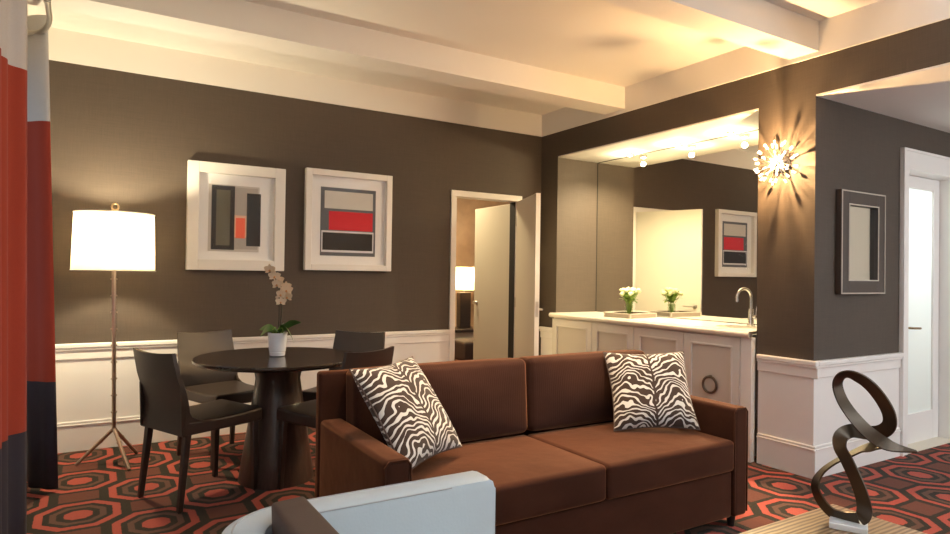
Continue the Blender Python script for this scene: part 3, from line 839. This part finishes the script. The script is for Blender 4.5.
# camera-facing axis used only to lay the plant out across the table
rx = Vector((.854, -.52, 0)); fw = Vector((.52, .854, 0))
for (tip, w, dr) in ((rx*-.115+Vector((0, 0, .165)), .030, .03), (rx*-.10+fw*-.03+Vector((0, 0, .125)), .028, .05), (rx*.145+Vector((0, 0, .215)), .030, .03),
                     (rx*.12+fw*-.05+Vector((0, 0, .09)), .028, .07), (fw*.09+Vector((0, 0, .18)), .028, .03), (rx*.02+fw*-.09+Vector((0, 0, .165)), .022, .02)):
    b = B(); base = Vector((0, 0, .138)); side = (tip-base).cross(Vector((0, 0, 1))).normalized()*.7+Vector((0, 0, .7))
    blade(b, base, tip, side, w, dr, 10, .2); obj('leaf', b, M['leaf'], orc, 180)
def blossom(parent, p, facing, s):
    f = Vector(facing).normalized(); u = f.cross(Vector((0, 0, 1))).normalized(); v = u.cross(f)
    b = B()
    for a, l, w in ((90, 1, .50), (210, .95, .45), (330, .95, .45), (20, 1.08, .78), (160, 1.08, .78)):
        d = u*math.cos(math.radians(a))+v*math.sin(math.radians(a)); sd = f.cross(d)
        blade(b, p, p+d*s*l+f*s*.15, sd, s*w*.62, 0, 5, .12)
    fl_ = obj('blossom', b, M['petal'], parent, 180)
    b = B(); ball(b, p+f*s*.22-v*s*.15, s*.17, 2, (1, 1, 1.2)); obj('lip', b, M['petal_lip'], fl_, 180)
def at(du, dz, df=0): return rx*du+fw*df+Vector((0, 0, dz))
st1 = spline([at(.0, .135), at(.008, .26), at(.004, .38), at(-.012, .47), at(-.045, .535)], 6)
st2 = spline([at(.012, .135), at(.022, .25), at(.028, .345), at(.048, .41), at(.06, .44)], 6)
for s_ in (st1, st2):
    b = B(); tube(b, s_, .0036, 8); obj('stem', b, M['stem'], orc, 60)
for (du, dz, df, sz) in ((-.052, .545, -.01, .034), (-.018, .505, -.025, .034), (-.002, .48, .015, .030), (.0, .452, -.02, .036), (.026, .39, -.02, .034), (.012, .36, .012, .032), (.058, .415, -.015, .036), (.066, .375, -.02, .034), (.024, .342, -.022, .030), (.045, .44, .012, .03)):
    blossom(orc, at(du, dz, df), -fw+rx*random.uniform(-.5, .5)+Vector((0, 0, random.uniform(-.2, .3))), sz*1.12)
b = B()
for k in range(7):
    a = k*.9; tube(b, spline([at(.025*math.cos(a), .14, .02*math.sin(a)), at(.045*math.cos(a+.4), .165, .03*math.sin(a)), at(.03*math.cos(a+.9), .18, .03*math.sin(a))], 4), .003, 6)
obj('aerial_roots', b, M['leaf_light'], orc, 60)

# ------------------------------------------------------------------ sofa
sf = thing('sofa', 'long brown velvet two-seat sofa with thin square arms', 'sofa', (1.946, 2.51, 0))
HW = 1.03
b = B(); puff(b, HW-.108, .385, .118, .012, mtx=T(0, -.008, .178)); obj('base', b, M['velvet'], sf, 50)
b = B(); puff(b, HW, .030, .388, .016, mtx=T(0, .378, .450)); obj('back_frame', b, M['velvet'], sf, 50)
for s in (-1, 1):
    b = B(); puff(b, .0535, .375, .282, .020, bz=.004, mtx=T(s*(HW-.0535), -.033, .342)); a_ = obj('arm', b, M['velvet'], sf, 50)
    b = B(); x = s*(HW-.0535)
    tube(b, [(x-.051, -.405, .08), (x-.051, -.405, .600), (x-.034, -.405, .620), (x+.034, -.405, .620), (x+.051, -.405, .600), (x+.051, -.405, .08)], .0045, 8); obj('piping', b, M['velvet'], a_, 60)
    for y in (-.36, .36):
        b = B(); lathe(b, [(.017, 0), (.026, .062)], cx=s*(HW-.07), cy=y, seg=16); obj('leg', b, M['black'], sf, 60)
for (x0, x1) in ((-HW+.109, .038), (.041, HW-.109)):
    cx, hx = (x0+x1)/2, (x1-x0)/2
    b = B(); puff(b, hx, .315, .080, .022, bz=.014, mtx=T(cx, -.098, .381)); q = obj('seat_cushion', b, M['velvet'], sf, 50)
    b = B(); yy0, yy1, zz = -.098-.306, .20, .452
    tube(b, [(cx-hx+.012, yy1, zz), (cx-hx+.012, yy0+.02, zz), (cx-hx+.03, yy0, zz-.003), (cx+hx-.03, yy0, zz-.003), (cx+hx-.012, yy0+.02, zz), (cx+hx-.012, yy1, zz)], .0045, 8); obj('piping', b, M['velvet'], q, 60)
    b = B(); puff(b, hx-.004, .078, .192, .034, by=.03, bz=.006, mtx=T(cx, .255, .664) @ RX(-4)); obj('back_cushion', b, M['velvet_rib'], sf, 50)

# ------------------------------------------------------------------ zebra pillows
def pillow(name, label, w, h, R, c, mat):
    t0 = bmesh.new(); n = 22; thk = .075; top, bot = {}, {}
    for i in range(n+1):
        for j in range(n+1):
            u, v = -1+2*i/n, -1+2*j/n
            u, v = math.sin(u*PI/2), math.sin(v*PI/2)
            x = u*w/2*(1-.085*(1-v*v)); z = v*h/2*(1-.085*(1-u*u))
            y = thk*((1-u**4)*(1-v**4))**.55*(1-.25*(u*u+v*v)/2)
            edge = i in (0, n) or j in (0, n)
            top[i, j] = t0.verts.new((x, -y, z)); bot[i, j] = top[i, j] if edge else t0.verts.new((x, y, z))
    for i in range(n):
        for j in range(n):
            t0.faces.new((top[i, j], top[i+1, j], top[i+1, j+1], top[i, j+1])); t0.faces.new((bot[i, j], bot[i, j+1], bot[i+1, j+1], bot[i+1, j]))
    m = Matrix(R).to_4x4(); m.translation = Vector(c)
    e = bpy.data.objects.new(name, None); COL.objects.link(e); e.matrix_world = m; tag(e, label, 'pillow', 'zebra print pillows on the sofa')
    obj('cover', t0, mat, e, 180)
    b = B(); pts = []
    def pt(u, v): return (u*w/2*(1-.085*(1-v*v)), 0, v*h/2*(1-.085*(1-u*u)))
    N = 12
    for k in range(N): pts.append(pt(-1+2*k/N, -1))
    for k in range(N): pts.append(pt(1, -1+2*k/N))
    for k in range(N): pts.append(pt(1-2*k/N, 1))
    for k in range(N): pts.append(pt(-1, 1-2*k/N))
    tube(b, pts, .004, 8, closed=True); obj('piping', b, M['brown_leather'], e, 60)
    return e
pillow('throw_pillow', 'zebra print pillow slumped into the left corner of the sofa', .45, .475,
       [[0.8666, -0.3983, -0.3006], [0.4988, 0.7075, 0.5007], [0.0132, -0.5838, 0.8118]], (1.1916, 2.49, .7098), M['zebra_a'])
pillow('throw_pillow', 'zebra print pillow upright against the right end of the sofa back', .462, .452,
       [[0.8717, 0.4297, 0.2355], [-0.4896, 0.7448, 0.4533], [0.0194, -0.5105, 0.8597]], (2.649, 2.4787, .6787), M['zebra_b'])

# ------------------------------------------------------------------ white leather tub chair
ac = thing('armchair', 'white leather tub armchair with brown back cushion at the front edge', 'armchair', (.70, 1.38, 0))
ZA, TH = .665, .115
X0, X1, Y1, Y0, RC = -.43, .405, .405, -.405, .20
def upath(inset):
    x0, y1, y0 = X0+inset, Y1-inset, Y0+inset; r = RC-inset if RC-inset > .03 else .03
    p = [(X1, y1), (X1-.005, y1), (X1-.016, y1), (X1-.034, y1)]
    for k in range(1, 6): p.append((X1-.034-(X1-.034-(x0+r))*k/5, y1))
    for k in range(1, 13): a = PI/2+PI/2*k/12; p.append((x0+r+r*math.cos(a), y1-r+r*math.sin(a)))
    for k in range(1, 6): p.append((x0, y1-r-(y1-y0-2*r)*k/5))
    for k in range(1, 13): a = PI+PI/2*k/12; p.append((x0+r+r*math.cos(a), y0+r+r*math.sin(a)))
    for k in range(1, 6): p.append((x0+r+(X1-.034-(x0+r))*k/5, y0))
    p += [(X1-.016, y0), (X1-.005, y0), (X1, y0)]; return p
prof = [(0, .09), (0, ZA-.03), (.008, ZA-.010), (.028, ZA), (TH-.028, ZA), (TH-.008, ZA-.010), (TH, ZA-.03), (TH, .09)]
b = B(); rings = []
for ins, z in prof:
    pth = upath(ins); out = []
    n_ = len(pth)
    for k, (x, y) in enumerate(pth):
        zz = z
        e_ = min(k, n_-1-k)
        if e_ < 3: zz = min(z, ZA-(.036, .016, .005)[e_])
        out.append(b.verts.new((x, y, zz)))
    rings.append(out)
for a, c in zip(rings, rings[1:]+rings[:1]):
    for k in range(len(a)-1): b.faces.new((a[k], a[k+1], c[k+1], c[k]))
for k in (0, -1): b.faces.new([r[k] for r in rings])
shl = obj('shell', b, M['white_leather'], ac, 35)
b = B()
for ins in (.034, TH-.006):
    tube(b, [(x, y, ZA-(.0 if ins < .05 else .012)) for x, y in upath(ins)[4:-4]], .0022, 6)
obj('seam', b, M['stitch'], shl, 60)
b = B(); puff(b, .31, .285, .075, .03, bz=.02, mtx=T(.07, 0, .385)); obj('seat_cushion', b, M['white_leather'], ac, 50)
b = B(); box(b, -.22, .40, -.285, .285, .09, .31, .01); obj('seat_platform', b, M['white_leather'], ac)
b = B(); puff(b, .044, .275, .15, .011, bx=.010, mtx=T(-.24, .005, .562) @ RY(-3)); obj('back_cushion', b, M['brown_leather'], ac, 50)
for sx in (-.30, .34):
    for sy in (-.33, .33):
        b = B(); lathe(b, [(.014, 0), (.022, .09)], cx=sx, cy=sy, seg=16); obj('leg', b, M['black'], ac, 60)

# ------------------------------------------------------------------ coffee table and sculpture
cf = thing('coffee_table', 'low coffee table with striped zebrano wood top', 'table', (2.0, .99, 0))
b = B(); box(b, -.57, .57, -.44, .44, .355, .40, .004); obj('table_top', b, M['zebrano'], cf)
for sx in (-1, 1):
    b = B(); box(b, sx*.47-.03, sx*.47+.03, -.38, .38, 0, .355, .004); obj('leg', b, M['dark_wood'], cf)
b = B(); box(b, -.44, .44, -.03, .03, .20, .30, .004); obj('stretcher', b, M['dark_wood'], cf)

rb = thing('ribbon_sculpture', 'looping dark bronze ribbon sculpture on a white block on the coffee table', 'sculpture', (2.383, 1.240, .40), math.radians(-63.1))
b = B(); box(b, -.085, .035, -.045, .045, 0, .022, .003); obj('plinth', b, M['plinth'], rb)
KU, KV = .00094, .00112
# traced centre line: across, up (in steps), depth in metres, tilt of the strip's face
S1 = [(196, 508, .0, 85), (213, 492, -.005, 75), (214, 450, -.03, 62), (194, 388, -.04, 58), (160, 325, -.03, 58), (134, 288, 0, 52), (136, 258, .04, 60),
      (170, 242, .075, 80), (225, 240, .065, 80), (268, 226, .03, 60), (293, 195, .0, 48), (288, 150, -.02, 50), (255, 98, -.035, 50), (215, 62, -.035, 48),
      (170, 48, -.015, 40), (135, 58, .01, 28), (122, 90, .03, 34), (140, 140, .035, 38), (180, 188, .02, 40), (230, 226, -.015, 44), (290, 250, -.05, 40), (376, 262, -.03, 6)]
S2 = [(196, 508, .0, 85), (150, 516, .01, 75), (100, 506, .02, 55), (62, 468, .02, 45), (48, 425, .02, 30), (68, 385, .03, 12), (110, 350, .045, 5), (165, 318, .055, 8), (220, 285, .045, 10), (278, 256, -.03, 12), (376, 262, -.03, 6)]
def ribbon(b, S):
    P = spline([((cx-190)*KU, d, (530-cy)*KV+.014) for cx, cy, d, _ in S], 7)
    A = [x for x in spline([(a, 0, 0) for _, _, _, a in S], 7)]
    hwd, th = .025, .003; rings = []; n = len(P)
    for i, p in enumerate(P):
        tng = (P[min(i+1, n-1)]-P[max(i-1, 0)]).normalized()
        dep = Vector((0, 1, 0)); inp = tng.cross(dep).normalized()
        a = math.radians(A[i].x); wd = (dep*math.cos(a)+inp*math.sin(a)); wd = (wd-tng*wd.dot(tng)).normalized(); nn = wd.cross(tng).normalized()
        k = hwd*(min(1, (n-1-i)/10+.25))
        rings.append([b.verts.new(p+wd*s*k+nn*q*th) for s, q in ((-1, -1), (1, -1), (1, 1), (-1, 1))])
    for r0, r1 in zip(rings, rings[1:]):
        for k in range(4): b.faces.new((r0[k], r0[(k+1) % 4], r1[(k+1) % 4], r1[k]))
    b.faces.new(rings[0]); b.faces.new(rings[-1])
b = B(); ribbon(b, S1); ribbon(b, S2); obj('ribbon', b, M['bronze'], rb, 40)

# ------------------------------------------------------------------ curtains and rod
def curtain(name, label, path, amp, nf, z1, z0, zb1, zb2, flare=0.0):
    p0 = [Vector((x, y, 0)) for x, y in path]
    base = spline(p0, 24); n = len(base)
    L = [0]
    for a, c in zip(base, base[1:]): L.append(L[-1]+(c-a).length)
    b = B(); cols = []
    zs = [z0, (z0+zb2)/2, zb2, zb2+.001, zb2+(zb1-zb2)*.25, zb2+(zb1-zb2)*.5, zb2+(zb1-zb2)*.75, zb1, zb1+.001, (zb1+z1)/2, z1]
    m = 8*nf
    for i in range(m+1):
        s = i/m; tgt = s*L[-1]; k = 0
        while k < n-2 and L[k+1] < tgt: k += 1
        f = (tgt-L[k])/max(1e-9, L[k+1]-L[k]); p = base[k].lerp(base[k+1], f)
        d = (base[k+1]-base[k]).normalized(); nn = Vector((-d.y, d.x, 0))
        col = []
        for z in zs:
            h = (z1-z)/(z1-z0)
            off = amp*(1+.35*h)*math.sin(2*PI*nf*s+.25*math.sin(5*s+2*h))
            col.append(b.verts.new((p.x+nn.x*off+flare*h, p.y+nn.y*off, z)))
        cols.append(col)
    for a, c in zip(cols, cols[1:]):
        for j in range(len(zs)-1):
            f = b.faces.new((a[j], c[j], c[j+1], a[j+1])); zc = (zs[j]+zs[j+1])/2
            f.material_index = 0 if zc < zb2 else (1 if zc < zb1 else 2)
    r = thing(name, label, 'curtain', (0, 0, 0)); r.location = (path[0][0], path[0][1], 0)
    bmesh.ops.translate(b, verts=b.verts, vec=-Vector(r.location))
    o = obj('cloth', b, [M['curt_navy'], M['curt_red'], M['sheet']], r, 180)
    md = o.modifiers.new('thickness', 'SOLIDIFY'); md.thickness = .003
    return r
cu2 = curtain('curtain', 'grey, red and navy banded curtain standing away from the wall beside the floor lamp',
        [(-.395, 4.66), (-.37, 4.55), (-.31, 4.47), (-.228, 4.43)], .007, 2, 2.765, .012, 2.152, .638, .10)
cu1 = curtain('curtain', 'grey, red and navy banded curtain nearest the viewer at the left edge',
        [(-.318, 2.6), (-.318, 3.0), (-.295, 3.17), (-.248, 3.225)], .009, 5, 2.765, .012, 2.120, .622, .05)
ring = B(); 
tube(ring, [(.0+.030*math.cos(2*PI*k/20), 0, .030*math.sin(2*PI*k/20)) for k in range(20)], .007, 8, closed=True)
g = obj('grommet', ring, M['nickel'], cu2, 60); g.location = (.035, -.165, 2.675)
rod = thing('curtain_rod', 'nickel wrap-around curtain rod curving back toward the window wall', 'curtain rod', (-.205, 2.6, 2.665))
rp = spline([(-.0, -3.6, 0), (0, -1, 0), (0, .9, 0), (0, 1.4, 0), (-.005, 1.6, 0), (-.03, 1.76, 0), (-.075, 1.86, 0), (-.135, 1.90, 0)], 8)
b = B(); tube(b, rp, .0145, 14); obj('rod', b, M['nickel'], rod, 60)
b = B(); box(b, -.213, -.203, 1.25, 1.31, -.03, .05, .002); tube(b, [(-.205, 1.28, 0), (0, 1.28, 0)], .008, 8); tube(b, [(0, 1.265, 0), (0, 1.295, 0)], .020, 14); obj('bracket', b, M['nickel'], rod, 60)

# ------------------------------------------------------------------ lights
def light(name, typ, loc, energy, col, **kw):
    d = bpy.data.lights.new(name, typ); d.energy = energy; d.color = col
    for k, v in kw.items(): setattr(d, k, v)
    o = bpy.data.objects.new(name, d); COL.objects.link(o); o.location = loc; return o
light('floor_lamp_light', 'POINT', (.145, 4.88, 1.53), 98, (1.0, .85, .56), shadow_soft_size=.05)
light('bedroom_lamp_light', 'POINT', (4.56, 7.78, 1.24), 40, (1.0, .72, .38), shadow_soft_size=.05)
for y in DLY:
    light('puck_glow', 'POINT', (4.50, y, ZH-.085), 11, (1.0, .82, .47), shadow_soft_size=.022)
    light('puck_beam', 'SPOT', (4.50, y, ZH-.034), 175, (1.0, .83, .52), shadow_soft_size=.022, spot_size=math.radians(150), spot_blend=.6)
day = light('rear_daylight', 'AREA', (5.95, YR-.16, 1.4), 74, (.87, .93, 1.0), shape='RECTANGLE', size=1.6, size_y=2.05)
day.rotation_euler = (math.radians(90), 0, 0)     # shines +y into the room
side = light('side_daylight', 'AREA', (XL-.18, .3, 1.53), 5, (.74, .87, 1.0), shape='RECTANGLE', size=1.8, size_y=2.5)
side.rotation_euler = (0, math.radians(-90), 0)
bath = light('bathroom_light', 'AREA', (5.9, 3.3, ZH-.03), 45, (.95, .98, 1.0), shape='RECTANGLE', size=1.2, size_y=.9)
for loc in ((3.3, .2, 1.75), (1.2, -.1, 1.75)):      # added cool upward spots behind the viewer, in place of bounced daylight
    up = light('added_up_spot', 'SPOT', loc, 400, (.63, .80, 1.0), shadow_soft_size=.08, spot_size=math.radians(125), spot_blend=.8)
    up.rotation_euler = (math.radians(180), 0, 0)
for x in (1.35, 1.95, 2.6):                                # added warm spots under the beam to brighten the sofa seats, no fittings
    light('added_sofa_spot', 'SPOT', (x, 2.45, 2.775), 220, (1.0, .70, .40), shadow_soft_size=.05, spot_size=math.radians(44), spot_blend=.8)
hall = light('corridor_fixture_light', 'AREA', (5.6, .6, ZH-.02), 3, (1.0, .90, .76), shape='DISK', size=.4)
bedc = light('bedroom_fixture_light', 'AREA', (3.3, 6.6, 2.73), 60, (1.0, .80, .48), shape='DISK', size=.5)

w = bpy.data.worlds.new('world'); scn.world = w; w.use_nodes = True
w.node_tree.nodes['Background'].inputs[0].default_value = (.80, .90, 1.0, 1)
w.node_tree.nodes['Background'].inputs[1].default_value = 0.5

# ------------------------------------------------------------------ camera
yaw, pit, rol, f = math.radians(31.35), math.radians(.655), math.radians(.831), 634.2
Fh = Vector((math.sin(yaw), math.cos(yaw), 0)); Rt = Vector((math.cos(yaw), -math.sin(yaw), 0)); U = Vector((0, 0, 1))
Fw = Fh*math.cos(pit)+U*math.sin(pit); Up = U*math.cos(pit)-Fh*math.sin(pit)
xc = Rt*math.cos(rol)+Up*math.sin(rol); yc = Up*math.cos(rol)-Rt*math.sin(rol); zc = -Fw
cam = bpy.data.cameras.new('camera'); co = bpy.data.objects.new('camera', cam); COL.objects.link(co)
mw = Matrix(((xc.x, yc.x, zc.x, 0), (xc.y, yc.y, zc.y, 0), (xc.z, yc.z, zc.z, 1.3), (0, 0, 0, 1)))
co.matrix_world = mw
cam.sensor_width = 36; cam.lens = 36*f/950; cam.clip_start = .02
scn.camera = co
scn.view_settings.view_transform = 'Standard'; scn.view_settings.look = 'None'
scn.view_settings.gamma = 1.0; scn.view_settings.use_curve_mapping = False
scn.view_settings.exposure = 0.0
scn.cycles.max_bounces = 10; scn.cycles.diffuse_bounces = 5; scn.cycles.glossy_bounces = 5
scn.cycles.transparent_max_bounces = 12
scn.cycles.caustics_reflective = False; scn.cycles.caustics_refractive = False
scn.cycles.sample_clamp_indirect = 6
scn.cycles.use_denoising = True
